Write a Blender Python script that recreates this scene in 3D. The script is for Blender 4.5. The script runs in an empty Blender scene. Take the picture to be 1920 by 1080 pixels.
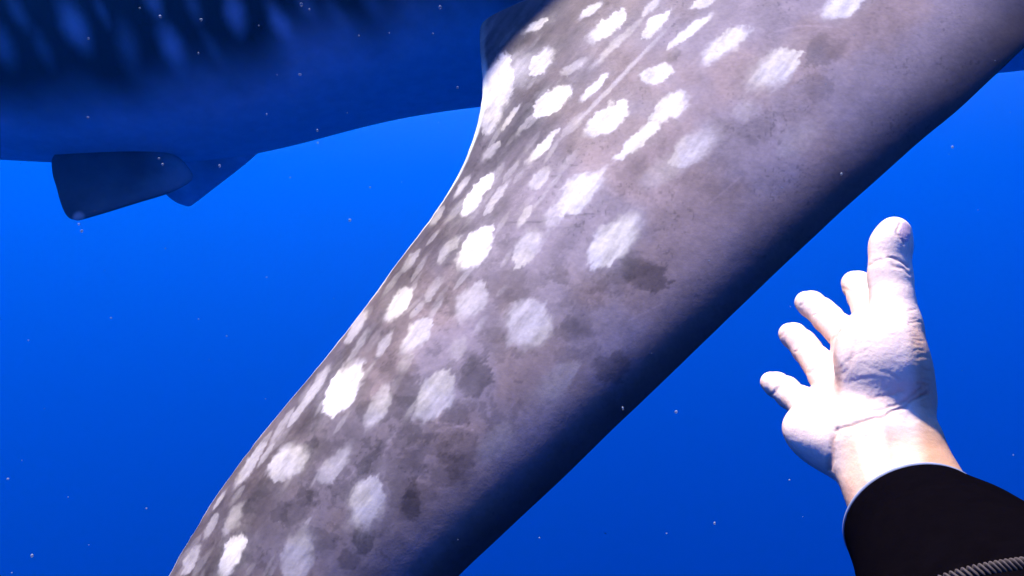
import bpy, math, random
import numpy as np
from mathutils import Vector

# ------------------------------------------------------------------ camera
sc = bpy.context.scene
C = sc.collection
HFOV = math.radians(70.0)
cam_d = bpy.data.cameras.new('camera')
cam_d.sensor_width = 36.0
cam_d.lens = 18.0 / math.tan(HFOV / 2)
cam_d.clip_start = 0.02
cam_d.clip_end = 2000.0
cam = bpy.data.objects.new('camera', cam_d)
C.objects.link(cam)
cam.location = (0, 0, 0)
cam.rotation_euler = (math.radians(90), 0, 0)      # looks along +Y, level
sc.camera = cam
F = 960.0 / math.tan(HFOV / 2)                      # focal length in photo pixels

# ------------------------------------------------------------------ sky, sun, exposure
_a, _e = math.radians(-42), math.radians(72)
SUN = Vector((math.sin(_a) * math.cos(_e), math.cos(_a) * math.cos(_e), math.sin(_e)))      # direction towards the sun
el = math.asin(SUN.z)
az = math.atan2(SUN.x, SUN.y)
w = bpy.data.worlds.new('World')
sc.world = w
w.use_nodes = True
nt = w.node_tree
sky = nt.nodes.new('ShaderNodeTexSky')
sky.sky_type = 'NISHITA'
sky.sun_disc = False
sky.sun_elevation = el
sky.sun_rotation = az
bg = nt.nodes['Background']
bg.inputs['Strength'].default_value = 0.05
nt.links.new(sky.outputs[0], bg.inputs['Color'])
sun_d = bpy.data.lights.new('sun', 'SUN')
sun_d.energy = 5.0
sun_d.angle = math.radians(3.0)
sun_d.color = (1.0, 0.91, 0.84)
sun = bpy.data.objects.new('sun', sun_d)
C.objects.link(sun)
sun.rotation_euler = (-SUN).to_track_quat('-Z', 'Y').to_euler()
sun.location = SUN * 10
vs = sc.view_settings
vs.view_transform = 'Standard'
vs.look = 'None'
vs.exposure = 3.3
vs.gamma = 1.0
sc.cycles.use_denoising = True
sc.cycles.max_bounces = 8
sc.cycles.diffuse_bounces = 3
sc.cycles.volume_bounces = 4
sc.cycles.sample_clamp_indirect = 4.0

rng = np.random.default_rng(7)
random.seed(7)

# ------------------------------------------------------------------ helpers
def P(px, py, d):
    """pixel of the photograph + distance along the view axis -> point in metres"""
    return np.array([(px - 960.0) / F * d, d, (540.0 - py) / F * d])

def proj(V):
    return 960.0 + V[:, 0] / V[:, 1] * F, 540.0 - V[:, 2] / V[:, 1] * F

def _hash(ix, iy, iz, seed):
    h = (ix.astype(np.int64) * 374761393 + iy.astype(np.int64) * 668265263
         + iz.astype(np.int64) * 2147483647 + seed * 974711) & 0xffffffff
    h = ((h ^ (h >> 13)) * 1274126177) & 0xffffffff
    h = ((h ^ (h >> 16)) * 2246822519) & 0xffffffff
    return ((h ^ (h >> 15)) & 0xffffff) / float(0xffffff)

def vnoise(x, y, z=0.0, seed=0):
    x = np.asarray(x, float); y = np.asarray(y, float); z = np.zeros_like(x) + z
    x0 = np.floor(x); y0 = np.floor(y); z0 = np.floor(z)
    fx = x - x0; fy = y - y0; fz = z - z0
    fx = fx * fx * (3 - 2 * fx); fy = fy * fy * (3 - 2 * fy); fz = fz * fz * (3 - 2 * fz)
    r = 0
    for dx in (0, 1):
        for dy in (0, 1):
            for dz in (0, 1):
                wgt = (fx if dx else 1 - fx) * (fy if dy else 1 - fy) * (fz if dz else 1 - fz)
                r = r + wgt * _hash(x0 + dx, y0 + dy, z0 + dz, seed)
    return r * 2 - 1

def fbm(x, y, z=0.0, seed=0, octv=4, gain=.5):
    r = 0; a = 1.0; s = 1.0; t = 0
    for o in range(octv):
        r = r + a * vnoise(x * s, y * s, np.asarray(z) * s, seed + o * 17)
        t += a; a *= gain; s *= 2.03
    return r / t

def sstep(a, b, x):
    t = np.clip((x - a) / (b - a), 0, 1)
    return t * t * (3 - 2 * t)

def cr(vals, t):
    """Catmull-Rom through evenly spaced values; vals (n,k), t in 0..n-1"""
    v = np.asarray(vals, float)
    if v.ndim == 1: v = v[:, None]
    n = len(v)
    i = np.clip(np.floor(t).astype(int), 0, n - 2)
    f = (t - i)[:, None]
    p1 = v[i]; p2 = v[i + 1]
    p0 = np.where((i > 0)[:, None], v[np.maximum(i - 1, 0)], 2 * p1 - p2)
    p3 = np.where((i < n - 2)[:, None], v[np.minimum(i + 2, n - 1)], 2 * p2 - p1)
    return 0.5 * (2 * p1 + (p2 - p0) * f + (2 * p0 - 5 * p1 + 4 * p2 - p3) * f ** 2 + (3 * p1 - p0 - 3 * p2 + p3) * f ** 3)

def curve_x(xs, ys, x):
    """natural cubic spline of ys over uneven xs"""
    xs = np.asarray(xs, float); ys = np.asarray(ys, float); n = len(xs)
    h = np.diff(xs); A = np.eye(n); r = np.zeros(n)
    for i in range(1, n - 1):
        A[i, i - 1:i + 2] = h[i - 1], 2 * (h[i - 1] + h[i]), h[i]
        r[i] = 6 * ((ys[i + 1] - ys[i]) / h[i] - (ys[i] - ys[i - 1]) / h[i - 1])
    m = np.linalg.solve(A, r)
    i = np.clip(np.searchsorted(xs, x) - 1, 0, n - 2)
    a = xs[i + 1] - x; b = x - xs[i]; hh = h[i]
    return (m[i] * a ** 3 + m[i + 1] * b ** 3) / (6 * hh) + (ys[i] / hh - m[i] * hh / 6) * a + (ys[i + 1] / hh - m[i + 1] * hh / 6) * b

def mesh_np(name, V, Q, mat, parent=None, attrs=None, smooth=True):
    V = np.ascontiguousarray(V, np.float32); Q = np.ascontiguousarray(Q, np.int32)
    me = bpy.data.meshes.new(name)
    me.vertices.add(len(V)); me.vertices.foreach_set('co', V.ravel())
    k = Q.shape[1]
    me.loops.add(Q.size); me.loops.foreach_set('vertex_index', Q.ravel())
    me.polygons.add(len(Q))
    me.polygons.foreach_set('loop_start', np.arange(0, Q.size, k, dtype=np.int32))
    me.update(calc_edges=True)
    me.validate(clean_customdata=False)
    if smooth:
        me.polygons.foreach_set('use_smooth', np.ones(len(me.polygons), dtype=bool))
    for an, av in (attrs or {}).items():
        a = me.attributes.new(an, 'FLOAT_COLOR', 'POINT')
        c4 = np.ones((len(V), 4), np.float32); c4[:, :3] = av
        a.data.foreach_set('color', c4.ravel())
    if mat: me.materials.append(mat)
    o = bpy.data.objects.new(name, me)
    C.objects.link(o)
    if parent: o.parent = parent
    return o

def grid_quads(nu, nv, wrap_v=False):
    i = np.arange(nu - 1)[:, None]
    j = np.arange(nv if wrap_v else nv - 1)[None, :]
    j2 = (j + 1) % nv
    a = i * nv + j; b = i * nv + j2; c = (i + 1) * nv + j2; d = (i + 1) * nv + j
    return np.stack([a, b, c, d], -1).reshape(-1, 4)

def polyline_px(px, py, pts):
    d = np.full(len(px), 1e9)
    for (x0, y0), (x1, y1) in zip(pts[:-1], pts[1:]):
        dx, dy = x1 - x0, y1 - y0
        t = np.clip(((px - x0) * dx + (py - y0) * dy) / (dx * dx + dy * dy), 0, 1)
        d = np.minimum(d, np.hypot(px - x0 - t * dx, py - y0 - t * dy))
    return d

def tag(o, label, cat, group=None, kind=None):
    if label: o['label'] = label
    if cat: o['category'] = cat
    if group: o['group'] = group
    if kind: o['kind'] = kind
    return o

def empty(name, loc=(0, 0, 0)):
    o = bpy.data.objects.new(name, None)
    C.objects.link(o)
    o.location = loc
    return o

def material(name, attr=None, base=(.2, .2, .2), rough=.5, spec=.25, grain=0.0, gscale=60.0, bumps=(), sss=0.0):
    m = bpy.data.materials.new(name); m.use_nodes = True
    t = m.node_tree; b = t.nodes['Principled BSDF']
    b.inputs['Roughness'].default_value = rough
    b.inputs['Specular IOR Level'].default_value = spec
    tc = t.nodes.new('ShaderNodeTexCoord')
    if attr:
        a = t.nodes.new('ShaderNodeAttribute'); a.attribute_name = attr
        col = a.outputs['Color']
    else:
        r = t.nodes.new('ShaderNodeRGB'); r.outputs[0].default_value = (*base, 1)
        col = r.outputs[0]
    if grain:
        n = t.nodes.new('ShaderNodeTexNoise'); n.inputs['Scale'].default_value = gscale
        n.inputs['Detail'].default_value = 6; n.inputs['Roughness'].default_value = .65
        t.links.new(tc.outputs['Object'], n.inputs['Vector'])
        mr = t.nodes.new('ShaderNodeMapRange')
        mr.inputs['From Min'].default_value = .25; mr.inputs['From Max'].default_value = .75
        mr.inputs['To Min'].default_value = 1 - grain; mr.inputs['To Max'].default_value = 1 + grain
        t.links.new(n.outputs['Fac'], mr.inputs['Value'])
        mx = t.nodes.new('ShaderNodeVectorMath'); mx.operation = 'SCALE'
        t.links.new(col, mx.inputs[0]); t.links.new(mr.outputs[0], mx.inputs['Scale'])
        col = mx.outputs[0]
    t.links.new(col, b.inputs['Base Color'])
    prev = None
    for (sca, strength, dist) in bumps:
        n = t.nodes.new('ShaderNodeTexNoise'); n.inputs['Scale'].default_value = sca
        n.inputs['Detail'].default_value = 4
        t.links.new(tc.outputs['Object'], n.inputs['Vector'])
        bp = t.nodes.new('ShaderNodeBump'); bp.inputs['Strength'].default_value = strength
        bp.inputs['Distance'].default_value = dist
        t.links.new(n.outputs['Fac'], bp.inputs['Height'])
        if prev: t.links.new(prev, bp.inputs['Normal'])
        prev = bp.outputs['Normal']
    if prev: t.links.new(prev, b.inputs['Normal'])
    if sss:
        b.inputs['Subsurface Weight'].default_value = sss
        b.inputs['Subsurface Radius'].default_value = (1.0, .35, .2)
        b.inputs['Subsurface Scale'].default_value = .004
    return m

# ------------------------------------------------------------------ the sea water: one even volume round everything
def make_water():
    m = bpy.data.materials.new('sea_water'); m.use_nodes = True
    t = m.node_tree
    t.nodes.remove(t.nodes['Principled BSDF'])
    v = t.nodes.new('ShaderNodeVolumePrincipled')
    v.inputs['Color'].default_value = WATER_COL
    v.inputs['Absorption Color'].default_value = (0, 0, 0, 1)
    v.inputs['Density'].default_value = WATER_DENSITY
    v.inputs['Anisotropy'].default_value = 0.37
    t.links.new(v.outputs[0], t.nodes['Material Output'].inputs['Volume'])
    R, Z0, Z1 = 480.0, -260.0, 72.0
    V = np.array([[x, y, z] for z in (Z0, Z1) for x, y in ((-R, -R), (R, -R), (R, R), (-R, R))])
    Q = np.array([[3, 2, 1, 0], [4, 5, 6, 7], [0, 1, 5, 4], [1, 2, 6, 5], [2, 3, 7, 6], [3, 0, 4, 7]])
    o = mesh_np('water', V, Q, m, smooth=False)
    tag(o, 'clear deep blue open sea water all around', 'water', kind='structure')
WATER_DENSITY = 0.0155
WATER_COL = (0.0002, 0.083, 0.43, 1)
make_water()

# ------------------------------------------------------------------ whale shark
SPOTTED = material('spotted_shark_skin', attr='skin', rough=.7, spec=.03, grain=.16, gscale=90,
                   bumps=((260, .16, .0012), (38, .16, .004)))
BODYSKIN = material('shark_body_skin', attr='skin', rough=.75, spec=.03, grain=.12, gscale=14, bumps=((90, .3, .004),))

shark = empty('whale_shark', (0.0, 3.5, 1.8))
tag(shark, 'huge grey whale shark with pale spots gliding past the outstretched hand', 'shark')
OFF = np.array([0.0, 3.5, 1.8])

def shark_part(name, V, Q, mat, attrs):
    return mesh_np(name, V - OFF, Q, mat, shark, attrs)

# (cx, cy, half length, half width, angle up from the right, strength, edge softness) in photo pixels
SPOTS = [
 (1139,52,42,16,38,1,.25),(1228,48,34,11,43,1,.25),(1294,60,52,12,38,1,.25),(1362,82,50,17,36,.9,.5),
 (1452,130,56,28,35,.8,.8),(1232,139,32,19,22,1,.25),(1034,192,44,15,38,1,.22),(1115,165,38,8,46,.9,.3),
 (1139,225,48,25,36,1,.2),(1254,202,42,19,34,1,.22),(1200,262,56,17,42,1,.25),(1019,275,44,8,48,.85,.3),
 (1013,334,28,12,50,.5,.35),(1300,275,55,30,35,.62,.9),(1160,150,150,4,46,.4,.5),(1142,96,46,7,47,.5,.5),
 (1077,127,32,10,32,.45,.6),(1015,117,34,15,52,.9,.5),(932,165,62,30,68,1,.7),(962,138,52,30,36,.6,1.6),(925,215,44,14,70,.7,.9),(957,223,32,7,54,.6,.4),
 (921,285,26,8,48,.45,.5),(893,366,50,13,53,1,.22),(930,371,40,9,52,.45,.4),(866,350,26,6,55,.5,.5),
 (893,464,48,23,53,1,.2),(842,468,34,12,52,.4,.5),(1090,360,58,22,43,.98,.4),(1040,402,32,18,45,.45,.7),
 (985,405,24,9,60,.55,.4),(990,466,44,18,55,.62,.4),(1152,452,64,38,45,.85,.55),(886,566,40,23,60,.52,.4),
 (990,607,50,40,50,.6,.45),(814,543,28,10,55,.35,.5),(1245,318,55,20,35,.3,.9),(782,631,40,19,54,.66,.35),
 (720,647,30,9,60,.45,.5),(642,733,57,22,57,1,.25),(709,762,47,20,65,.5,.5),(815,742,54,33,58,.62,.3),
 (540,867,44,25,42,.62,.5),(629,871,46,21,52,.42,.6),(687,942,52,28,72,.62,.5),(433,1044,46,19,66,.85,.4),
 (558,1044,52,34,72,.48,.6),(593,724,48,8,57,.5,.5),(469,871,52,10,57,.5,.5),(438,973,34,13,60,.35,.6),
 (669,613,34,9,55,.55,.5),(678,640,30,8,55,.35,.6),(527,800,42,6,57,.35,.6),(358,1049,30,10,62,.45,.6),
 (411,938,22,4,57,.45,.6),(748,570,38,15,50,.75,.35),(1581,11,44,19,22,.9,.4),(1221,14,26,10,43,.65,.4),
 (1321,3,28,8,30,.9,.3),(1005,50,26,9,28,.9,.5),(1108,20,24,8,35,.8,.5),(1462,-60,46,20,25,.9,.4),
 (1290,-70,44,17,30,.9,.4),(1650,-90,50,22,22,.9,.4),(470,1150,44,22,68,.7,.4),(590,1160,48,28,72,.6,.5),
 (380,1190,44,18,66,.6,.4),(500,1290,40,22,66,.6,.5),(330,1330,36,16,64,.6,.5),(1400,205,30,16,35,.28,.9),
 (1040,715,50,30,40,.28,.9),(930,830,46,28,50,.2,.9),(1500,260,50,26,38,.2,.9),(860,650,26,16,60,.3,.8),
 (760,680,24,9,60,.3,.6),(640,600,20,5,55,.5,.5),(706,545,26,6,52,.45,.5),(770,490,28,7,53,.4,.5),
 (820,405,26,6,54,.4,.5),(960,320,26,6,52,.3,.6),(1075,235,34,7,50,.3,.6),(985,235,30,6,52,.4,.6),
 (1180,60,34,6,45,.4,.6),(560,770,36,6,56,.45,.5),(500,850,30,6,57,.4,.5),(395,985,30,7,60,.4,.6),
]
BLOTCH = [
 (1207,512,52,30,-25,.8,.35),(964,533,62,32,5,.45,.5),(1073,617,30,25,0,.5,.4),(953,464,26,20,50,.5,.4),
 (891,707,30,38,0,.85,.2),(855,778,28,30,30,.7,.3),(860,849,36,46,20,.5,.35),(678,1013,17,30,10,.85,.2),
 (771,947,18,32,0,.7,.3),(767,840,38,34,0,.4,.5),(651,1049,20,26,0,.6,.3),(762,733,26,36,20,.55,.4),
 (1150,690,38,27,10,.65,.35),(1548,92,44,34,20,.5,.5),(1526,163,38,26,10,.4,.5),(1263,107,18,10,20,.5,.4),
 (560,950,44,30,40,.5,.4),(930,640,30,24,0,.35,.5),(1110,530,30,26,0,.35,.5),(820,560,30,18,50,.4,.5),
 (740,700,26,20,0,.35,.5),(700,860,36,24,50,.4,.5),(1420,240,40,26,30,.25,.7),(1180,330,44,24,40,.25,.7),
]
def spot_mask(px, py, lst, warp_amp=1.0, seed=3):
    """soft ragged-edged pigment spots"""
    wx = fbm(px / 26., py / 26., 0, seed, 4, .62); wy = fbm(px / 26., py / 26., 0, seed + 50, 4, .62)
    hx = fbm(px / 8., py / 8., 0, seed + 5, 3, .6); hy = fbm(px / 8., py / 8., 0, seed + 55, 3, .6)
    out = np.zeros(len(px))
    for k, (cx, cy, a, b, ang, s, soft) in enumerate(lst):
        r = (1.5 + .6 * soft) * max(a, b) + 16
        m = np.nonzero((abs(px - cx) < r) & (abs(py - cy) < r))[0]
        if not len(m): continue
        th = math.radians(ang)
        amp = warp_amp * min(1.0, b / 16.0) * 8.0; fa = warp_amp ** 2.5 * min(1.0, b / 10.0) * 4.0
        x = px[m] + wx[m] * amp + hx[m] * fa - cx; y = -(py[m] + wy[m] * amp + hy[m] * fa - cy)
        u = (x * math.cos(th) + y * math.sin(th)) / a
        v = (-x * math.sin(th) + y * math.cos(th)) / (b * (1 + .18 * math.sin(k * 2.3)))
        rag = fbm((x * math.cos(th) + y * math.sin(th)) / 30., (-x * math.sin(th) + y * math.cos(th)) / 8.0, k * 3.1, seed + 7, 3, .55)
        q = (np.abs(u) ** 1.75 + np.abs(v) ** 1.75) ** (1 / 1.75) + 1e-6
        q = q * (1 + .26 * rag * warp_amp ** 2 * min(1.0, b / 9.0))
        so = np.clip(soft * (.75 - .9 * u * math.cos(k * 1.7)) + .25 * wx[m] + .08, .06, 1.6)
        if soft >= 1: so = soft
        val = s * (1 - sstep(1 - .55 * so, 1 + .40 * so + .05, q))
        # mottled inside
        val *= .86 + .14 * np.clip(1.3 - q, 0, 1)
        out[m] = np.maximum(out[m], val)
    return out

# ---- pectoral fin: rows of (trailing edge, leading edge) pixels on the fin's own sloping plane
FIN_N = np.array([-.22, -.70, .68]); FIN_N /= np.linalg.norm(FIN_N)
FIN_P0 = P(1000, 540, 1.6)
def on_plane(px, py):
    d = np.array([(px - 960.) / F, 1.0, (540. - py) / F])
    return d * (FIN_N @ FIN_P0) / (FIN_N @ d)
ROWS = [((1330,-190),(2330,-300)),((1240,-75),(2180,-165)),((1130,-12),(2090,-85)),((1015,18),(2020,-28)),
 ((940,32),(1975,12)),((904,44),(1935,45)),((900,90),(1900,78)),((904,150),(1840,134)),((899,215),(1775,193)),
 ((880,280),(1707,248)),((850,345),(1635,311)),((800,420),(1552,384)),((740,500),(1465,463)),((690,570),(1390,536)),
 ((600,685),(1275,651)),((480,830),(1135,791)),((400,940),(1015,911)),((350,1020),(920,1004)),((318,1080),(857,1066)),
 ((250,1210),(725,1196)),((190,1350),(545,1350)),((175,1470),(330,1475)),((230,1540),(270,1540))]

def loft(T, L, N, thick, nu, nv_up, nv_lo, peak=.62, lead=2.2, trail=1.0, power=.5):
    """closed fin: sections between trailing points T and leading points L, offset along N by a rounded profile"""
    n = len(T)
    t = np.linspace(0, n - 1, nu)
    Tc = cr(T, t); Lc = cr(L, t); Nc = cr(N, t); Nc /= np.linalg.norm(Nc, axis=1)[:, None]
    th = cr(np.asarray(thick)[:, None], t)[:, 0]
    a = (1 - np.cos(np.linspace(0, 1, nv_up) * np.pi)) / 2
    vu = .45 * a + .55 * np.linspace(0, 1, nv_up)
    a2 = np.linspace(1, 0, nv_lo + 2)[1:-1]
    v = np.concatenate([vu, a2]); up = np.concatenate([np.ones(nv_up), -np.ones(nv_lo)])
    # thin trailing edge, blunt rounded leading edge
    x = v
    f = np.where(x < peak, np.sin(np.clip(x / peak, 0, 1) * np.pi / 2) ** trail,
                 np.clip(1 - np.abs((x - peak) / (1 - peak)) ** lead, 0, 1) ** power)
    V = (Tc[:, None, :] * (1 - v)[None, :, None] + Lc[:, None, :] * v[None, :, None]
         + Nc[:, None, :] * (th[:, None] * (f * up)[None, :])[..., None])
    nv = len(v)
    Q = grid_quads(nu, nv, True)
    V = V.reshape(-1, 3)
    # end caps
    c0 = V[:nv].mean(0); c1 = V[-nv:].mean(0)
    V = np.vstack([V, c0, c1])
    k = len(V)
    j = np.arange(nv); j2 = (j + 1) % nv
    cap0 = np.stack([np.full(nv, k - 2), np.full(nv, k - 2), j2, j], -1)
    cap1 = np.stack([np.full(nv, k - 1), np.full(nv, k - 1), (nu - 1) * nv + j, (nu - 1) * nv + j2], -1)
    U = np.concatenate([np.repeat(t / (n - 1), nv), [0, 1]])
    W = np.concatenate([np.tile(v, nu), [.5, .5]])
    S = np.concatenate([np.tile(up, nu), [0, 0]])
    return V, Q, cap0, cap1, U, W, S

def with_caps(name, V, Q, cap0, cap1, mat, parent, attrs):
    """quads plus triangle fans at both ends"""
    faces = np.vstack([Q, cap0, cap1])
    tri = np.zeros(len(faces), bool); tri[len(Q):] = True
    V = np.asarray(V, np.float32)
    me = bpy.data.meshes.new(name)
    me.vertices.add(len(V)); me.vertices.foreach_set('co', np.ascontiguousarray(V).ravel())
    loops = np.concatenate([Q.ravel(), np.vstack([cap0, cap1])[:, 1:].ravel()]).astype(np.int32)
    start = np.concatenate([np.arange(len(Q)) * 4, len(Q) * 4 + np.arange(len(cap0) + len(cap1)) * 3]).astype(np.int32)
    me.loops.add(len(loops)); me.loops.foreach_set('vertex_index', loops)
    me.polygons.add(len(start)); me.polygons.foreach_set('loop_start', start)
    me.update(calc_edges=True)
    me.polygons.foreach_set('use_smooth', np.ones(len(start), dtype=bool))
    for an, av in attrs.items():
        a = me.attributes.new(an, 'FLOAT_COLOR', 'POINT')
        c4 = np.ones((len(V), 4), np.float32); c4[:, :3] = av
        a.data.foreach_set('color', c4.ravel())
    me.materials.append(mat)
    o = bpy.data.objects.new(name, me); C.objects.link(o); o.parent = parent
    return o

def make_pectoral():
    T = np.array([on_plane(*r[0]) for r in ROWS]); L = np.array([on_plane(r[1][0] + np.interp(r[1][1], [0, 500, 1100], [16, 22, 8]), r[1][1] + np.interp(r[1][1], [0, 500, 1100], [14, 18, 8])) for r in ROWS])
    n = len(ROWS)
    # the fin droops a little towards its tip and cups along its length
    thick = np.interp(np.arange(n), [0, 5, 12, 18, 21, 22], [.20, .17, .14, .11, .055, .02])
    N = np.repeat(FIN_N[None], n, 0)
    V, Q, c0, c1, U, W, S = loft(T, L, N, thick, 760, 430, 70, peak=.46, lead=2.0, trail=.8, power=.82)
    px, py = proj(V)
    # gentle waviness of the thin rear half and long shallow ridges along the fin
    along = (px * .64 - py * .77); across = (px * .77 + py * .64)
    wob = .006 * fbm(along / 260., across / 150., 0, 5, 3) * (1 - W) + .0018 * fbm(along / 150., across / 22., 0, 9, 3) * (1 - W) ** 1.5
    wob = wob * np.clip(W / .06, 0, 1)
    V = V + FIN_N[None] * wob[:, None]
    # worn, slightly uneven rear and front edges
    chord = L.mean(0) - T.mean(0); chord /= np.linalg.norm(chord)
    nick = np.clip(fbm(along / 55., 0 * along, 0, 201, 4, .6) - .12, 0, 1) * .004 + .0010 * fbm(along / 14., 0 * along, 0, 203, 3)
    V = V + chord[None] * (nick * (1 - W) ** 14 + .0010 * fbm(along / 120., 0 * along, 0, 205, 3) * W ** 12)[:, None]
    spots = spot_mask(px, py, SPOTS)
    halo = spot_mask(px, py, [(x_, y_, a_ * 1.55, b_ * 1.7, t_, s_ * .26, 1.8) for x_, y_, a_, b_, t_, s_, o_ in SPOTS], 1.3, 83)
    rs = np.random.default_rng(21); small = []
    edge = np.array([r[0] for r in ROWS[5:19]], float)
    for k in range(95):         # dense rows of faint streaks on the rear third
        q = rs.uniform(0, len(edge) - 1.01); e = edge[int(q)] * (1 - q % 1) + edge[int(q) + 1] * (q % 1)
        off = rs.uniform(12, 260) ** 1.0
        small.append((e[0] + off * .80, e[1] + off * .25, rs.uniform(16, 36), rs.uniform(3, 7.5), rs.uniform(46, 58) + 6 * (e[1] > 700), rs.uniform(.12, .34), .8))
    spots = np.maximum(spots, spot_mask(px, py, small, .8, 63) * (1 - spots))
    spots = 1 - (1 - spots) * (1 - halo)
    blot = spot_mask(px, py, BLOTCH, 1.25, 23)
    n1 = fbm(px / 120., py / 120., 0, 31, 5, .6); n2 = fbm(px / 30., py / 30., 0, 41, 4, .6)
    streak = fbm(along / 95., across / 13., 0, 61, 4, .55)
    rear = 1 - sstep(.05, .5, W)
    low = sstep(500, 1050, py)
    base = .056 + .118 * sstep(.14, .55, W + .06 * n1) - .066 * low * sstep(.1, .4, W)  # darker rear pigment; mid-fin brightness is partly painted-in sunlight
    g = base * (1 + .30 * n1 + .16 * n2 + .80 * streak * rear)
    # paler clouding and darker cells with ragged edges
    cells = sstep(.04, .10, fbm(px / 85. + .35 * n2, py / 85., 0, 71, 5, .62))
    cells2 = sstep(.10, .13, fbm(px / 48. + .3 * n2, py / 48., 0, 171, 5, .6))
    mid = sstep(.12, .35, W) * (1 - sstep(.72, .92, W))
    g = g * (1 - (.26 * cells + .24 * cells2) * mid * (.35 + .65 * sstep(250, 800, py)))
    g = g * (1 - .62 * blot)
    g = g * (1 - .78 * sstep(.85, .985, W + .02 * n1))       # front edge's shade painted in as darker skin
    # freckles and old scratches
    fre = sstep(.60, .70, vnoise(px / 5., py / 5., 0, 131)) * sstep(.1, .4, fbm(px / 60., py / 60., 0, 133, 3))
    g = g * (1 - .28 * fre)
    for pts, amp in (([(818, 793), (850, 798), (888, 808)], .5), ([(955, 417), (1010, 416), (1060, 405), (1112, 401)], -.35),
                     ([(1330, 380), (1390, 330)], .22), ([(640, 905), (668, 880), (700, 868)], .25), ([(1180, 600), (1240, 570)], .2), ([(1450, 60), (1500, 48), (1560, 52)], .2)):
        g = g * (1 + amp * np.exp(-(polyline_px(px + 3 * n2, py + 3 * n1, pts) / 1.6) ** 2))
    g = np.clip(g, .010, 1)
    warm = sstep(-.15, .35, fbm(px / 140., py / 140., 0, 87, 4))[:, None]
    col = g[:, None] * (np.array([1.08, .87, .97]) * (1 - warm) + np.array([1.17, .87, .85]) * warm)
    spots = spots ** 1.35
    cream = sstep(-.1, .3, fbm(px / 50., py / 50., 0, 97, 3))[:, None]
    white = np.array([.53, .49, .48]) * (1 - cream) + np.array([.55, .50, .43]) * cream
    inner = (.84 + .38 * fbm(along / 40., across / 9., 0, 99, 4, .6))[:, None]
    col = col * (1 - spots[:, None]) + white * inner * spots[:, None]
    margin = (1 - sstep(.008, .022 + .008 * streak, W))[:, None] * .85 * ((.25 + .75 * sstep(90, 170, py)) * (.75 + .25 * sstep(-.3, .2, fbm(along / 45., across / 45., 0, 207, 3))))[:, None]     # pale rear margin, also painting in light caught by the thin edge
    col = col * (1 - margin) + np.array([.60, .62, .56]) * margin
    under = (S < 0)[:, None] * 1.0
    col = col * (1 - under) + np.array([.035, .034, .036]) * under  # underside shade painted in as near-black skin
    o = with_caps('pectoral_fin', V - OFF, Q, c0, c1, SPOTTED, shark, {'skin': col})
    o['label'] = 'grey pectoral fin with white spots and pale rear margin'
make_pectoral()

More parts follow.
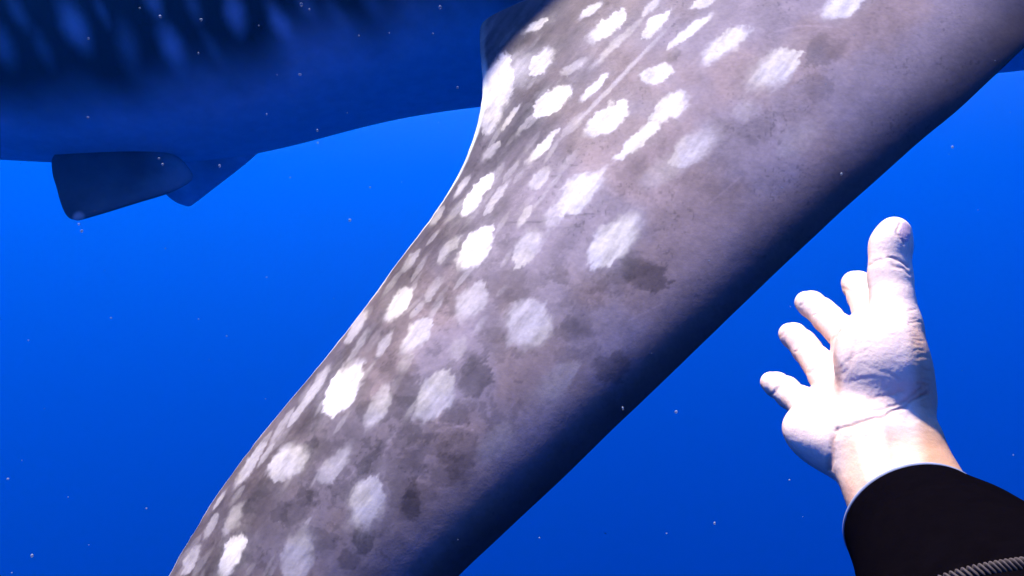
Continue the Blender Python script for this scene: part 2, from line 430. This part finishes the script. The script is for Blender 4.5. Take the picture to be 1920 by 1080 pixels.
# ---- trunk
BX = [-5.6, -5.0, -4.2, -3.4, -2.5, -1.26, -.69, -.16, 1.1, 2.4, 3.3, 4.0, 4.45, 4.62]
BB = [.14, .19, .30, .46, .62, .80, .88, .92, .96, .95, .86, .66, .36, .06]
BA = [.10, .16, .29, .47, .65, .85, .93, .98, 1.02, 1.04, 1.02, .92, .74, .30]
BZ = [1.03, 1.04, 1.08, 1.15, 1.243, 1.465, 1.690, 1.819, 1.94, 2.016, 2.08, 2.14, 2.18, 2.20]
BY = [3.9, 3.8, 3.68, 3.58, 3.5, 3.5, 3.5, 3.5, 3.5, 3.5, 3.5, 3.5, 3.5, 3.5]
def make_body():
    nu, nv = 900, 360
    x = np.linspace(BX[0], BX[-1], nu)
    a = curve_x(BX, BA, x); b = curve_x(BX, BB, x); zc = curve_x(BX, BZ, x); yc = curve_x(BX, BY, x)
    th = np.linspace(0, 2 * np.pi, nv, endpoint=False)      # 0 = near side, +90 deg = back, -90 deg = belly
    c, s = np.cos(th), np.sin(th)
    X = np.repeat(x[:, None], nv, 1)
    ridge = .018 * np.exp(-((np.mod(th, np.pi) - .62) / .05) ** 2)[None] * (s > 0)[None]
    Y = yc[:, None] - a[:, None] * (c[None] + ridge * c[None]) ; Z = zc[:, None] + b[:, None] * (s[None] + ridge * s[None])
    V = np.stack([X, Y, Z], -1).reshape(-1, 3)
    Q = grid_quads(nu, nv, True)
    k = len(V); V = np.vstack([V, [x[0], yc[0], zc[0]], [x[-1], yc[-1], zc[-1]]])
    j = np.arange(nv); j2 = (j + 1) % nv
    c0 = np.stack([np.full(nv, k), np.full(nv, k), j2, j], -1)
    c1 = np.stack([np.full(nv, k + 1), np.full(nv, k + 1), (nu - 1) * nv + j, (nu - 1) * nv + j2], -1)
    TH = np.concatenate([np.tile(np.arcsin(np.clip(s, -1, 1)), nu), [0, 0]])     # -90..90 deg belly..back
    near = np.concatenate([np.tile(c > 0, nu), [True, True]])
    xx = V[:, 0]
    px, py = proj(V)
    n1 = fbm(xx * 2.2, V[:, 2] * 2.2, V[:, 1] * 2.2, 3, 4)
    # dark back against pale belly, ragged comb-like border
    comb = vnoise(xx * 7.0 + TH * 1.2, TH * .8, 0, 77)
    border = -.90 + .07 * n1 + .10 * comb
    back = sstep(border - .20, border + .24, TH)
    g = .024 + .008 * n1
    pale = .74 + .05 * n1
    # pale bars and spots in rows all over the back
    bar = sstep(.35, .7, vnoise(xx * 5.2 + TH * 1.3, TH * 1.1, 0, 91)) * .35
    u = xx * 4.4 + TH * 1.4; v = TH * 6.0
    iu, iv = np.floor(u), np.floor(v)
    cu = iu + .5 + .5 * (_hash(iu, iv, iv * 0, 5) - .5); cv = iv + .5 + .5 * (_hash(iu, iv, iv * 0, 6) - .5)
    q = np.sqrt(((u - cu) / .22) ** 2 + ((v - cv) / .36) ** 2)
    sp = (1 - sstep(.6, 1.1, q)) * (.4 + .5 * _hash(iu, iv, iv * 0, 8))
    seen = near & (px > -60) & (px < 960) & (py > -60) & (py < 320)
    listed = spot_mask(px, py, [(x_, y_, a_ * 1.2, b_ * 1.35, t_, min(1, s_ * 1.05), 1.7) for x_, y_, a_, b_, t_, s_, o_ in [(140,48,40,16,-62,.75,1),(440,22,34,12,-76,.8,1),(526,46,34,14,-60,.9,1),
        (322,88,38,13,-66,.8,1),(240,90,40,14,-75,.3,1),(32,20,36,12,-60,.3,1),(4,85,36,12,-65,.4,1),
        (362,10,30,10,-70,.3,1),(287,4,28,12,-65,.55,1),(780,22,36,12,-50,.35,1),(640,38,36,10,-55,.3,1),
        (400,95,36,8,-60,.25,1),(80,90,34,9,-65,.22,1),(190,20,30,9,-62,.25,1),(700,10,30,10,-55,.3,1),
        (575,10,28,10,-60,.35,1),(850,10,30,10,-45,.3,1)]], .4, 13)
    sp = np.where(seen, listed, np.maximum(sp, bar))
    dark = g * (1 - sp) + .62 * sp
    alb = pale * (1 - back) + dark * back
    col = alb[:, None] * np.array([.95, 1.0, 1.04])
    o = with_caps('body', V - OFF, Q, c0, c1, BODYSKIN, shark, {'skin': col})
    return o
body = make_body()

def px_fin(name, rows, thick, side, col, nu=90, nv=60, seed=2, tip=None, front=None):
    """small fin hung from the belly: rows of (T px, T depth, L px, L depth)"""
    T = np.array([P(*r[0], r[1]) for r in rows]); L = np.array([P(*r[2], r[3]) for r in rows])
    N = np.zeros_like(T)
    for i in range(len(rows)):
        i0, i1 = max(i - 1, 0), min(i + 1, len(rows) - 1)
        sp = (T[i1] + L[i1]) - (T[i0] + L[i0]); ch = L[i] - T[i]
        nn = np.cross(ch, sp); nn = nn / np.linalg.norm(nn)
        if nn[1] > 0: nn = -nn
        N[i] = nn
    V, Q, c0, c1, U, W, S = loft(T, L, N, thick, nu, nv, nv // 2, peak=.6, lead=2.0, trail=.9)
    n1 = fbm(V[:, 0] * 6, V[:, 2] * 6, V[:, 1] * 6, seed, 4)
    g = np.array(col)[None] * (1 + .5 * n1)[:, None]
    if front is not None:       # the dark pigment ends before the pale front of the fin
        k = (sstep(.62, 1.0, W + .08 * n1) * (1 - sstep(.3, .75, U)))[:, None]
        g = g * (1 - k) + np.array(front)[None] * k
    if tip is not None:
        tx, ty, tr = tip
        px, py = proj(V)
        mk = (1 - sstep(.4, 1.0, np.hypot(px - tx, py - ty) / tr))[:, None]
        g = g * (1 - mk) + np.array([.62, .42, .36]) * mk
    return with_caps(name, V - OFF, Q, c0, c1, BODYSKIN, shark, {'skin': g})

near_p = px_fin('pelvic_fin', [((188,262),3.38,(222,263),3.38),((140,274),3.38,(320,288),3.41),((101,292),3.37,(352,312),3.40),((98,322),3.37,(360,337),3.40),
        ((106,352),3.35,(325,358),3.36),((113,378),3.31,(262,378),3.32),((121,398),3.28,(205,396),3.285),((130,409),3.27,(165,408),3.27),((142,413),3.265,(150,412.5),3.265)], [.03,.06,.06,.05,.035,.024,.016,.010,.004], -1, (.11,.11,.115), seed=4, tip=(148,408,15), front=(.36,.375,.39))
near_p['label'] = 'dark pelvic fin with a worn pale tip'
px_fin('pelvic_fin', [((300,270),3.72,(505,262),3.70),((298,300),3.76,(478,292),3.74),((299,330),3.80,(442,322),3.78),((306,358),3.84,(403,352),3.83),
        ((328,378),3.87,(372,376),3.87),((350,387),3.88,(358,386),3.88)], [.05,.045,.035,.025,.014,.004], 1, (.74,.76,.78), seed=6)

def world_fin(name, rows, thick, normal, col, mat=BODYSKIN, seed=3, spots=True):
    T = np.array([r[0] for r in rows], float); L = np.array([r[1] for r in rows], float)
    N = np.repeat(np.array(normal, float)[None], len(rows), 0)
    V, Q, c0, c1, U, W, S = loft(T, L, N, thick, 120, 80, 80, peak=.6, lead=2.0, trail=.9)
    n1 = fbm(V[:, 0] * 5, V[:, 2] * 5, V[:, 1] * 5, seed, 4)
    k = vnoise(V[:, 0] * 7, V[:, 2] * 7, V[:, 1] * 7, seed + 9)
    g = .06 * (1 + .3 * n1)
    s = sstep(.45, .6, k)
    g = g * (1 - s) + .45 * s
    return with_caps(name, V - OFF, Q, c0, c1, mat, shark, {'skin': g[:, None] * np.ones(3)})
# fins above and beyond the frame, so that the animal is whole
world_fin('dorsal_fin', [((-1.75,3.5,2.0),(-.45,3.5,2.5)),((-1.7,3.5,2.45),(-.75,3.5,2.75)),((-1.75,3.5,2.8),(-1.1,3.5,3.02)),((-1.72,3.5,3.12),(-1.48,3.5,3.18))], [.09,.07,.05,.01], (0,-1,0), None)
world_fin('caudal_fin', [((-6.75,4.1,2.25),(-6.68,4.1,2.2)),((-6.35,4.05,1.85),(-6.1,4.03,1.75)),((-5.95,3.97,1.35),(-5.45,3.88,1.2)),((-5.8,3.93,1.03),(-5.2,3.84,1.03)),
        ((-5.95,3.97,.72),(-5.5,3.88,.86)),((-6.15,4.0,.45),(-5.95,3.97,.5)),((-6.25,4.02,.3),(-6.2,4.02,.3))], [.01,.04,.07,.09,.06,.03,.01], (.17,-.98,0), None)
world_fin('pectoral_fin', [((.2,4.1,1.4),(1.6,4.1,1.35)),((-.1,4.7,1.0),(1.25,4.6,.95)),((-.35,5.1,.55),(.75,5.05,.5)),((-.75,5.5,.0),(.1,5.45,-.05)),((-1.05,5.75,-.4),(-.8,5.75,-.42))], [.16,.13,.1,.06,.01], (0,.6,.8), None)

# ------------------------------------------------------------------ the diver's arm: one continuous skin surface from a distance field
def V3(px, py, d): return P(px, py, d)
def cone_sd(p, a, b, ra, rb):
    ba = b - a; h = np.clip(((p - a) @ ba) / (ba @ ba), 0, 1)
    d = p - a - h[:, None] * ba
    return np.sqrt((d * d).sum(1)) - (ra + (rb - ra) * h)
def ell_sd(p, c, ax, r):
    """ellipsoid with axes ax (3,3 rows) and radii r"""
    q = (p - c) @ np.asarray(ax).T
    k0 = np.sqrt(((q / r) ** 2).sum(1)); k1 = np.sqrt(((q / (np.asarray(r) ** 2)) ** 2).sum(1))
    return k0 * (k0 - 1) / np.maximum(k1, 1e-9)
def smin(a, b, k):
    h = np.clip(.5 + .5 * (b - a) / k, 0, 1)
    return b + (a - b) * h - k * h * (1 - h)
def frame(xa, up):
    x = np.asarray(xa, float); x /= np.linalg.norm(x)
    z = np.asarray(up, float) - (np.asarray(up, float) @ x) * x; z /= np.linalg.norm(z)
    return np.array([x, np.cross(z, x), z])

WR = V3(1658, 838, .345); FA = V3(1742, 1012, .304); FB = V3(1860, 1240, .235)
MCP = {'index': V3(1646, 625, .398), 'middle': V3(1604, 664, .401), 'ring': V3(1566, 722, .394), 'little': V3(1530, 782, .380)}
FING = {
 'index': [V3(1638, 604, .402), V3(1621, 556, .435), V3(1609, 536, .450), V3(1602, 531, .460)],
 'middle': [V3(1594, 642, .408), V3(1553, 598, .444), V3(1522, 571, .462), V3(1512, 567, .470)],
 'ring': [V3(1548, 704, .402), V3(1514, 657, .436), V3(1489, 630, .451), V3(1481, 626, .459)],
 'little': [V3(1512, 764, .390), V3(1482, 741, .411), V3(1457, 722, .424), V3(1446, 717, .431)]}
FRAD = {'index': (.0097, .0092, .0086, .0078), 'middle': (.0090, .0087, .0081, .0073), 'ring': (.0087, .0082, .0076, .0069), 'little': (.0081, .0075, .0070, .0063)}
THUMB = [V3(1690, 745, .358), V3(1678, 612, .372), V3(1669, 520, .385), V3(1672, 462, .392), V3(1681, 438, .394)]
TRAD = (.0142, .0120, .0101, .0087, .0068)

def hand_sdf(p):
    # wrist and forearm: two strands side by side, flattened
    ax = frame(WR - FA, [1, 0, 0]); side = ax[2]
    d = cone_sd(p, FA - side * .0095, WR - side * .0085, .0175, .0172)
    d = smin(d, cone_sd(p, FA + side * .0095, WR + side * .0085, .0175, .0170), .012)
    # palm rays
    root = {'index': WR + side * .006, 'middle': WR, 'ring': WR - side * .005, 'little': WR - side * .010}
    pal = None
    for k in ('index', 'middle', 'ring', 'little'):
        c = cone_sd(p, root[k] + (MCP[k] - root[k]) * .12, MCP[k], .0150, .0112)
        pal = c if pal is None else smin(pal, c, .012)
    d = smin(d, pal, .012)
    # thenar, hypothenar, and the web between thumb and palm
    mid = V3(1652, 688, .3585)
    d = smin(d, ell_sd(p, mid, frame(THUMB[1] - THUMB[0] + np.array([-.004, 0, 0]), [0, -1, .2]), (.031, .0215, .0205)), .008)
    hy = V3(1562, 828, .362)
    d = smin(d, ell_sd(p, hy, frame(MCP['little'] - WR + np.array([0., -.012, 0]), [0, -1, .3]), (.0270, .0160, .0150)), .007)
    d = smin(d, cone_sd(p, V3(1655, 640, .385), V3(1628, 640, .400), .0125, .0125), .014)
    th = None
    for i in range(4):
        c = cone_sd(p, THUMB[i], THUMB[i + 1], TRAD[i], TRAD[i + 1])
        th = c if th is None else smin(th, c, .004)
    th = smin(th, ell_sd(p, V3(1667, 458, .390), frame(THUMB[4] - THUMB[2], [0, -1, 0]), (.014, .0074, .0081)), .009)
    d = smin(d, th, .008)
    # fingers, with pads
    fi = None
    for k in FING:
        J, R = FING[k], FRAD[k]
        f = None
        for i in range(3):
            c = cone_sd(p, J[i], J[i + 1], R[i], R[i + 1])
            f = c if f is None else smin(f, c, .003)
        f = smin(f, cone_sd(p, MCP[k], J[0], .0092, R[0]), .003)
        for i, r in ((0, .0077), (1, .0073)):
            m = (J[i] + J[i + 1]) / 2 + np.array([0, -.0030, .0014])
            f = smin(f, ell_sd(p, m, frame(J[i + 1] - J[i], [0, -1, .3]), (np.linalg.norm(J[i + 1] - J[i]) * .42, r, r)), .003)
        fi = f if fi is None else smin(fi, f, .0022)
    return smin(d, fi, .0035)

def surface_nets(fn, lo, hi, h):
    n = np.ceil((hi - lo) / h).astype(int) + 1
    hc = h * 6
    nc = np.ceil((hi - lo) / hc).astype(int) + 2
    gc = np.stack(np.meshgrid(*[np.arange(k) for k in nc], indexing='ij'), -1).reshape(-1, 3)
    fc = fn(lo + gc * hc)
    near = (np.abs(fc) < hc * 1.6).reshape(nc)
    idx = np.stack(np.meshgrid(*[np.arange(k) for k in n], indexing='ij'), -1).reshape(-1, 3)
    ci = np.minimum(np.round(idx / 6.0).astype(int), nc - 1)
    mk = near[ci[:, 0], ci[:, 1], ci[:, 2]]
    fv = fc.reshape(nc)[ci[:, 0], ci[:, 1], ci[:, 2]].astype(np.float32)
    sel = np.nonzero(mk)[0]
    for s in range(0, len(sel), 400000):
        q = sel[s:s + 400000]; fv[q] = fn(lo + idx[q] * h)
    f = fv.reshape(n)
    ins = f < 0
    cnt = np.zeros(n - 1, np.int16); acc = np.zeros((*(n - 1), 3), np.float32)
    for axis in range(3):
        sl0 = [slice(None)] * 3; sl1 = [slice(None)] * 3
        sl0[axis] = slice(0, -1); sl1[axis] = slice(1, None)
        a, b = f[tuple(sl0)], f[tuple(sl1)]
        cross = (a < 0) != (b < 0)
        tt = np.where(cross, a / np.where(cross, a - b, 1), 0)
        o1, o2 = [k for k in range(3) if k != axis]
        for d1 in (0, 1):
            for d2 in (0, 1):
                s = [slice(None)] * 3
                s[o1] = slice(d1, d1 + n[o1] - 1); s[o2] = slice(d2, d2 + n[o2] - 1)
                cr_ = cross[tuple(s)]; t_ = tt[tuple(s)]
                cnt += cr_
                acc[..., axis] += np.where(cr_, t_, 0)
                acc[..., o1] += np.where(cr_, d1, 0); acc[..., o2] += np.where(cr_, d2, 0)
    act = cnt > 0
    vid = -np.ones(n - 1, np.int64); vid[act] = np.arange(act.sum())
    cells = np.stack(np.nonzero(act), -1)
    V = lo + (cells + acc[act] / cnt[act][:, None]) * h
    Qs = []
    for axis in range(3):
        o1, o2 = [(1, 2), (2, 0), (0, 1)][axis]
        sl0 = [slice(1, -1)] * 3; sl1 = [slice(1, -1)] * 3
        sl0[axis] = slice(0, -1); sl1[axis] = slice(1, None)
        a, b = ins[tuple(sl0)], ins[tuple(sl1)]
        e = np.stack(np.nonzero(a != b), -1)
        if not len(e): continue
        flip = a[tuple(e.T)]
        base = e.copy(); base[:, o1] += 1; base[:, o2] += 1
        q = []
        for d1, d2 in ((0, 0), (-1, 0), (-1, -1), (0, -1)):
            c_ = base.copy(); c_[:, o1] += d1; c_[:, o2] += d2
            q.append(vid[tuple(c_.T)])
        q = np.stack(q, -1)
        q[~flip] = q[~flip][:, ::-1]
        Qs.append(q)
    Q = np.vstack(Qs)
    Q = Q[(Q >= 0).all(1)]
    return V, Q

CREASE = [  # (points, depth mm, half width px)
 ([(1566,806),(1600,797),(1650,784),(1695,764),(1738,738)], .5, 4.0),
 ([(1578,772),(1615,776),(1655,770)], .30, 4.0), ([(1665,765),(1700,752),(1728,728)], .35, 4.0),
 ([(1572,755),(1605,756)], .18, 5), ([(1630,748),(1690,732)], .22, 5),
 ([(1600,715),(1640,706)], .12, 4), ([(1640,690),(1690,712)], .10, 4),
 ([(1568,806),(1560,840),(1556,880)], .6, 6),
 ([(1630,497),(1640,489),(1654,486)], .35, 3), ([(1668,482),(1690,487),(1704,500)], .45, 3.4), ([(1674,496),(1692,502),(1706,514)], .3, 3),
 ([(1560,670),(1575,700),(1572,740),(1566,790)], .35, 7), ([(1600,610),(1606,645),(1592,680)], .25, 7),
 ([(1688,420),(1682,432),(1686,448),(1694,456)], .4, 2.6),
 ([(1577,540),(1592,547),(1606,546)], .32, 3), ([(1528,592),(1545,578),(1556,572)], .3, 3), ([(1490,660),(1506,645),(1518,636)], .3, 3), ([(1442,745),(1456,731),(1466,722)], .3, 3),
 ([(1500,572),(1518,556),(1528,552)], .25, 3), ([(1462,632),(1478,616),(1490,610)], .25, 3), ([(1556,640),(1575,622),(1588,612)], .28, 3.2), ([(1516,700),(1532,684),(1544,676)], .28, 3.2),
 ([(1575,690),(1600,668),(1625,655)], .12, 4), ([(1540,745),(1560,712),(1590,690)], .14, 4),
]
for _k in range(26):      # short skin wrinkles along the thumb side of the wrist
    _y = 585 + _k * 7 + random.uniform(-3, 3); _x = 1706 + .16 * (_y - 600) + random.uniform(-4, 6); _l = random.uniform(8, 20)
    CREASE.append(([(_x, _y), (_x + _l, _y + random.uniform(-4, 7))], random.uniform(.08, .25), random.uniform(2.2, 3.4)))
def make_person():
    lo = np.minimum.reduce([V3(1400, 400, .47), V3(1400, 1300, .3), V3(1400, 400, .22)]); lo = np.array([.085, .232, -.142]); hi = np.array([.265, .482, .052])
    h = .0011
    V, Q = surface_nets(hand_sdf, lo, hi, h)
    # sharpen onto the surface
    for _ in range(2):
        e = 4e-4
        f0 = hand_sdf(V)
        g = np.stack([hand_sdf(V + np.eye(3)[k] * e) - f0 for k in range(3)], -1) / e
        gl = np.maximum(np.linalg.norm(g, axis=1), .3)
        V = V - np.clip(f0 / gl, -h, h)[:, None] * g / gl[:, None]
    # one subdivision for the fine creases
    tmp = mesh_np('tmp', V, Q, None)
    md = tmp.modifiers.new('s', 'SUBSURF'); md.levels = 1
    dg = bpy.context.evaluated_depsgraph_get()
    me = bpy.data.meshes.new_from_object(tmp.evaluated_get(dg))
    bpy.data.objects.remove(tmp)
    n = len(me.vertices)
    V = np.empty(n * 3, np.float32); me.vertices.foreach_get('co', V); V = V.reshape(-1, 3).astype(float)
    N = np.empty(n * 3, np.float32); me.vertices.foreach_get('normal', N); N = N.reshape(-1, 3)
    q = np.empty(len(me.loops), np.int32); me.loops.foreach_get('vertex_index', q); Q = q.reshape(-1, 4)
    bpy.data.meshes.remove(me)
    px, py = proj(V)
    vd = V / np.linalg.norm(V, axis=1)[:, None]
    face = sstep(-.05, .25, -(N * vd).sum(1))
    wx = px + 5 * fbm(px / 18., py / 18., 0, 3); wy = py + 5 * fbm(px / 18., py / 18., 0, 8)
    dep = np.zeros(n); crease = np.zeros(n)
    for pts, mm, wd in CREASE:
        g = np.exp(-(polyline_px(wx, wy, pts) / wd) ** 2)
        dep += mm * g; crease = np.maximum(crease, g * min(1, mm * 1.3))
    fine = .35 * (fbm(px / 60., py / 60., 0, 19, 2)) + fbm(V[:, 0] * 900, V[:, 1] * 900, V[:, 2] * 900, 5, 3) * .07 + fbm(px / 40., py / 14., 0, 15, 3) * .10
    # wrist tendons
    dep -= .7 * np.exp(-(polyline_px(px, py, [(1655, 800), (1668, 880)]) / 11) ** 2) + .5 * np.exp(-(polyline_px(px, py, [(1605, 830), (1625, 900)]) / 10) ** 2)
    V = V - N * ((dep + fine) * face * 1e-3)[:, None]
    # skin colour: pinker pads and knuckle sides, browner back of the hand, darker creases
    base = np.array([.63, .49, .40])
    nn = fbm(V[:, 0] * 60, V[:, 1] * 60, V[:, 2] * 60, 21, 4)
    col = base[None] * (1 + .10 * nn)[:, None]
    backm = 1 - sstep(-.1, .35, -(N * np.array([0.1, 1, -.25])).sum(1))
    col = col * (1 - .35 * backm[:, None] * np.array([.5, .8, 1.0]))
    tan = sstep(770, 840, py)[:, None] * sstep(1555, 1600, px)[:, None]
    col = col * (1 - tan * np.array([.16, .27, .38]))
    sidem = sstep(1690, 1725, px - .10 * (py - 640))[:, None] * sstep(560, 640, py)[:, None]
    col = col * (1 - sidem * np.array([.30, .42, .55]))  # brown shade painted into the skin down the thumb side
    red = sstep(.05, .5, fbm(V[:, 0] * 34, V[:, 1] * 34, V[:, 2] * 34, 44, 3))[:, None] * .22
    col = col * (1 - red * np.array([0, .5, .6]))
    col = col * (1 - .48 * crease[:, None] * face[:, None] * np.array([.6, .9, 1]))
    # thumb nail
    nl = ((px - 1697) / 11) ** 2 + ((py - 436) / 20) ** 2
    nail = (1 - sstep(.75, 1.1, nl))[:, None]
    col = col * (1 - nail) + np.array([.42, .30, .33]) * nail
    skin = material('skin', attr='skin', rough=.5, spec=.25, grain=.06, gscale=500, bumps=((1400, .25, .0003), (420, .25, .0006)), sss=.15)
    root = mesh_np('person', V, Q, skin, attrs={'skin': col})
    tag(root, 'bare open hand of a diver reaching out palm up from black sleeve', 'person')
    return root
person = make_person()

def tube(name, pts, radii, side, mat, parent, nu=120, nv=96, inner=.0022, flat=1.0, fold=None):
    """sleeve: outer skin, rolled rim at its end, short inner lining"""
    pts = np.asarray(pts); t = np.linspace(0, len(pts) - 1, nu)
    c = cr(pts, t); r = cr(np.asarray(radii)[:, None], t)[:, 0]
    tg = np.gradient(c, axis=0); tg /= np.linalg.norm(tg, axis=1)[:, None]
    s = side - (tg @ side)[:, None] * tg; s /= np.linalg.norm(s, axis=1)[:, None]
    b = np.cross(tg, s)
    th = np.linspace(0, 2 * np.pi, nv, endpoint=False)
    def ring(i, rr, shift=0.0):
        k = 1.0
        if fold is not None: k = 1 + fold(i, th)
        return c[i] + tg[i] * shift + (np.cos(th)[:, None] * s[i] + np.sin(th)[:, None] * b[i] * flat) * (rr * k)[:, None] if np.ndim(rr * k) else c[i] + tg[i] * shift + (np.cos(th)[:, None] * s[i] + np.sin(th)[:, None] * b[i] * flat) * rr
    rows = [ring(i, r[i] * np.ones(nv)) for i in range(nu)]
    e = nu - 1
    for a in np.linspace(0, np.pi, 8)[1:]:
        rows.append(ring(e, (r[e] - inner * (1 - np.cos(a)) / 1.0) * np.ones(nv), inner * math.sin(a)))
    for i in range(nu - 2, nu - 26, -3):
        rows.append(ring(i, (r[i] - 2 * inner) * np.ones(nv)))
    V = np.vstack(rows)
    return mesh_np(name, V, grid_quads(len(rows), nv, True)[:, ::-1], mat, parent)

NEO = material('black_neoprene', base=(.0014, .0010, .0014), rough=.9, spec=.0, grain=.3, gscale=220, bumps=((700, .5, .0006), (60, .3, .002)))
RIM = material('cuff_edge', base=(.16, .18, .24), rough=.7, spec=.2, grain=.2, gscale=300)
ax = WR - FA; ax /= np.linalg.norm(ax)
SA = [V3(2080, 1480, .19), V3(1985, 1330, .215), V3(1885, 1185, .25), V3(1795, 1065, .285), V3(1720, 984, .312)]
def folds(i, th):
    return min(1.0, (119 - min(i, 119)) / 45.0) * (.018 * math.sin(i * .23) * np.cos(th * 2 + i * .05) + .012 * np.sin(th * 3 + i * .11))
sleeve = tube('sleeve', SA, [.056, .053, .047, .0385, .0312], np.array([1., 0, 0]), NEO, person, flat=.92, fold=folds)

def ring_tube(name, centre, axis, side, ra, rb, r, mat, parent, nu=160, nv=12):
    axis = axis / np.linalg.norm(axis); s = side - (side @ axis) * axis; s /= np.linalg.norm(s); b = np.cross(axis, s)
    th = np.linspace(0, 2 * np.pi, nu, endpoint=False); ph = np.linspace(0, 2 * np.pi, nv, endpoint=False)
    rad = np.cos(th)[:, None] * s + np.sin(th)[:, None] * b
    cen = centre + np.cos(th)[:, None] * s * ra + np.sin(th)[:, None] * b * rb
    V = cen[:, None, :] + rad[:, None, :] * (np.cos(ph) * r)[None, :, None] + axis[None, None, :] * (np.sin(ph) * r * .8)[None, :, None]
    i = np.arange(nu)[:, None]; j = np.arange(nv)[None]; i2 = (i + 1) % nu; j2 = (j + 1) % nv
    Q = np.stack(np.broadcast_arrays(i * nv + j, i2 * nv + j, i2 * nv + j2, i * nv + j2), -1).reshape(-1, 4)
    return mesh_np(name, V.reshape(-1, 3), Q, mat, parent)
cax = SA[4] - SA[3]; cax = cax / np.linalg.norm(cax)
ring_tube('cuff_edge', SA[4] + cax * .0020, cax, np.array([1., 0, 0]), .0298, .0298 * .92, .0013, RIM, sleeve)

# braided cord lying across the sleeve
CORD = material('braided_cord', base=(.05, .04, .038), rough=.8, spec=.1, grain=.3, gscale=900)
def make_cord():
    from mathutils.bvhtree import BVHTree
    me = sleeve.data
    bvh = BVHTree.FromPolygons([v.co for v in me.vertices], [tuple(p.vertices) for p in me.polygons])
    pts = []
    for (px, py) in ((1690, 1128), (1740, 1104), (1795, 1083), (1850, 1070), (1900, 1062), (1950, 1057), (2000, 1056), (2050, 1060)):
        r = Vector(P(px, py, 1.0)).normalized()
        hit = bvh.ray_cast(Vector((0, 0, 0)), r)[0]
        if hit is not None: pts.append(np.array(hit - r * .0016))
    pts = np.array(pts)
    nu, nv = 420, 10
    t = np.linspace(0, len(pts) - 1, nu); c = cr(pts, t)
    tg = np.gradient(c, axis=0); tg /= np.linalg.norm(tg, axis=1)[:, None]
    up = np.array([0, -1., 0]); s = up - (tg @ up)[:, None] * tg; s /= np.linalg.norm(s, axis=1)[:, None]; b = np.cross(tg, s)
    root = None
    for k in range(3):
        a = t * 11 + k * 2 * np.pi / 3
        cc = c + (np.cos(a)[:, None] * s + np.sin(a)[:, None] * b) * .00125
        ph = np.linspace(0, 2 * np.pi, nv, endpoint=False)
        V = cc[:, None, :] + (np.cos(ph)[None, :, None] * s[:, None, :] + np.sin(ph)[None, :, None] * b[:, None, :]) * .00105
        o = mesh_np('cord' if root is None else 'strand', V.reshape(-1, 3), grid_quads(nu, nv, True), CORD, person if root is None else root)
        root = root or o
make_cord()

# ------------------------------------------------------------------ drifting specks
def make_specks():
    Vs, Fs = [], []
    ico = [(0,0,1),(.894,0,.447),(.276,.851,.447),(-.724,.526,.447),(-.724,-.526,.447),(.276,-.851,.447),
           (.724,.526,-.447),(-.276,.851,-.447),(-.894,0,-.447),(-.276,-.851,-.447),(.724,-.526,-.447),(0,0,-1)]
    tri = [(0,1,2),(0,2,3),(0,3,4),(0,4,5),(0,5,1),(1,6,2),(2,7,3),(3,8,4),(4,9,5),(5,10,1),(2,6,7),(3,7,8),(4,8,9),(5,9,10),(1,10,6),(6,11,7),(7,11,8),(8,11,9),(9,11,10),(10,11,6)]
    ico = np.array(ico)
    spec = [(300,31,4),(377,37,3.5),(565,8,5),(580,18,4),(825,14,5),(372,100,3),(166,72,3.5),(562,140,4),(165,220,3),(298,297,3),
            (305,308,3),(412,311,3.5),(656,413,5),(153,433,4),(148,420,3),(208,596,3),(372,598,2.5),(500,214,2),(673,67,3),(730,62,2.5),
            (1786,276,4),(1168,765,4.5),(1268,772,4),(1340,981,4),(60,1042,4),(15,898,3),(1578,326,3),(858,164,4),(595,245,3.5),(425,630,2.5),
            (812,63,2.5),(262,15,3),(485,48,2.5),(596,268,3),(544,333,3),(694,351,3),(1135,1000,2.5),(1480,900,2.5),(1250,1000,2),(500,520,2)]
    for _ in range(70):
        spec.append((random.uniform(0, 1920), random.uniform(0, 1080), random.choice([.9, 1.1, 1.3, 1.8])))
    for k, (px, py, s) in enumerate(spec):
        d = random.uniform(.45, 1.1) if k % 3 else random.uniform(.9, 1.9)
        c = P(px, py, d); r = s * .5 * d / F * 1.25
        jit = np.array([random.uniform(.7, 1.3) for _ in range(36)]).reshape(12, 3)
        Fs += [tuple(v + len(Vs) * 12 for v in t) for t in tri]
        Vs.append(c + ico * jit * r * np.array([random.uniform(.7, 1.5), 1, random.uniform(.7, 1.5)]))
    m = material('drifting_specks', base=(.30, .34, .36), rough=.6, spec=.1)
    m.node_tree.nodes['Principled BSDF'].inputs['Alpha'].default_value = .5
    o = mesh_np('plankton', np.vstack(Vs), np.array(Fs), m)
    tag(o, 'tiny pale plankton specks and bubbles drifting in the water', 'plankton', kind='stuff')
make_specks()
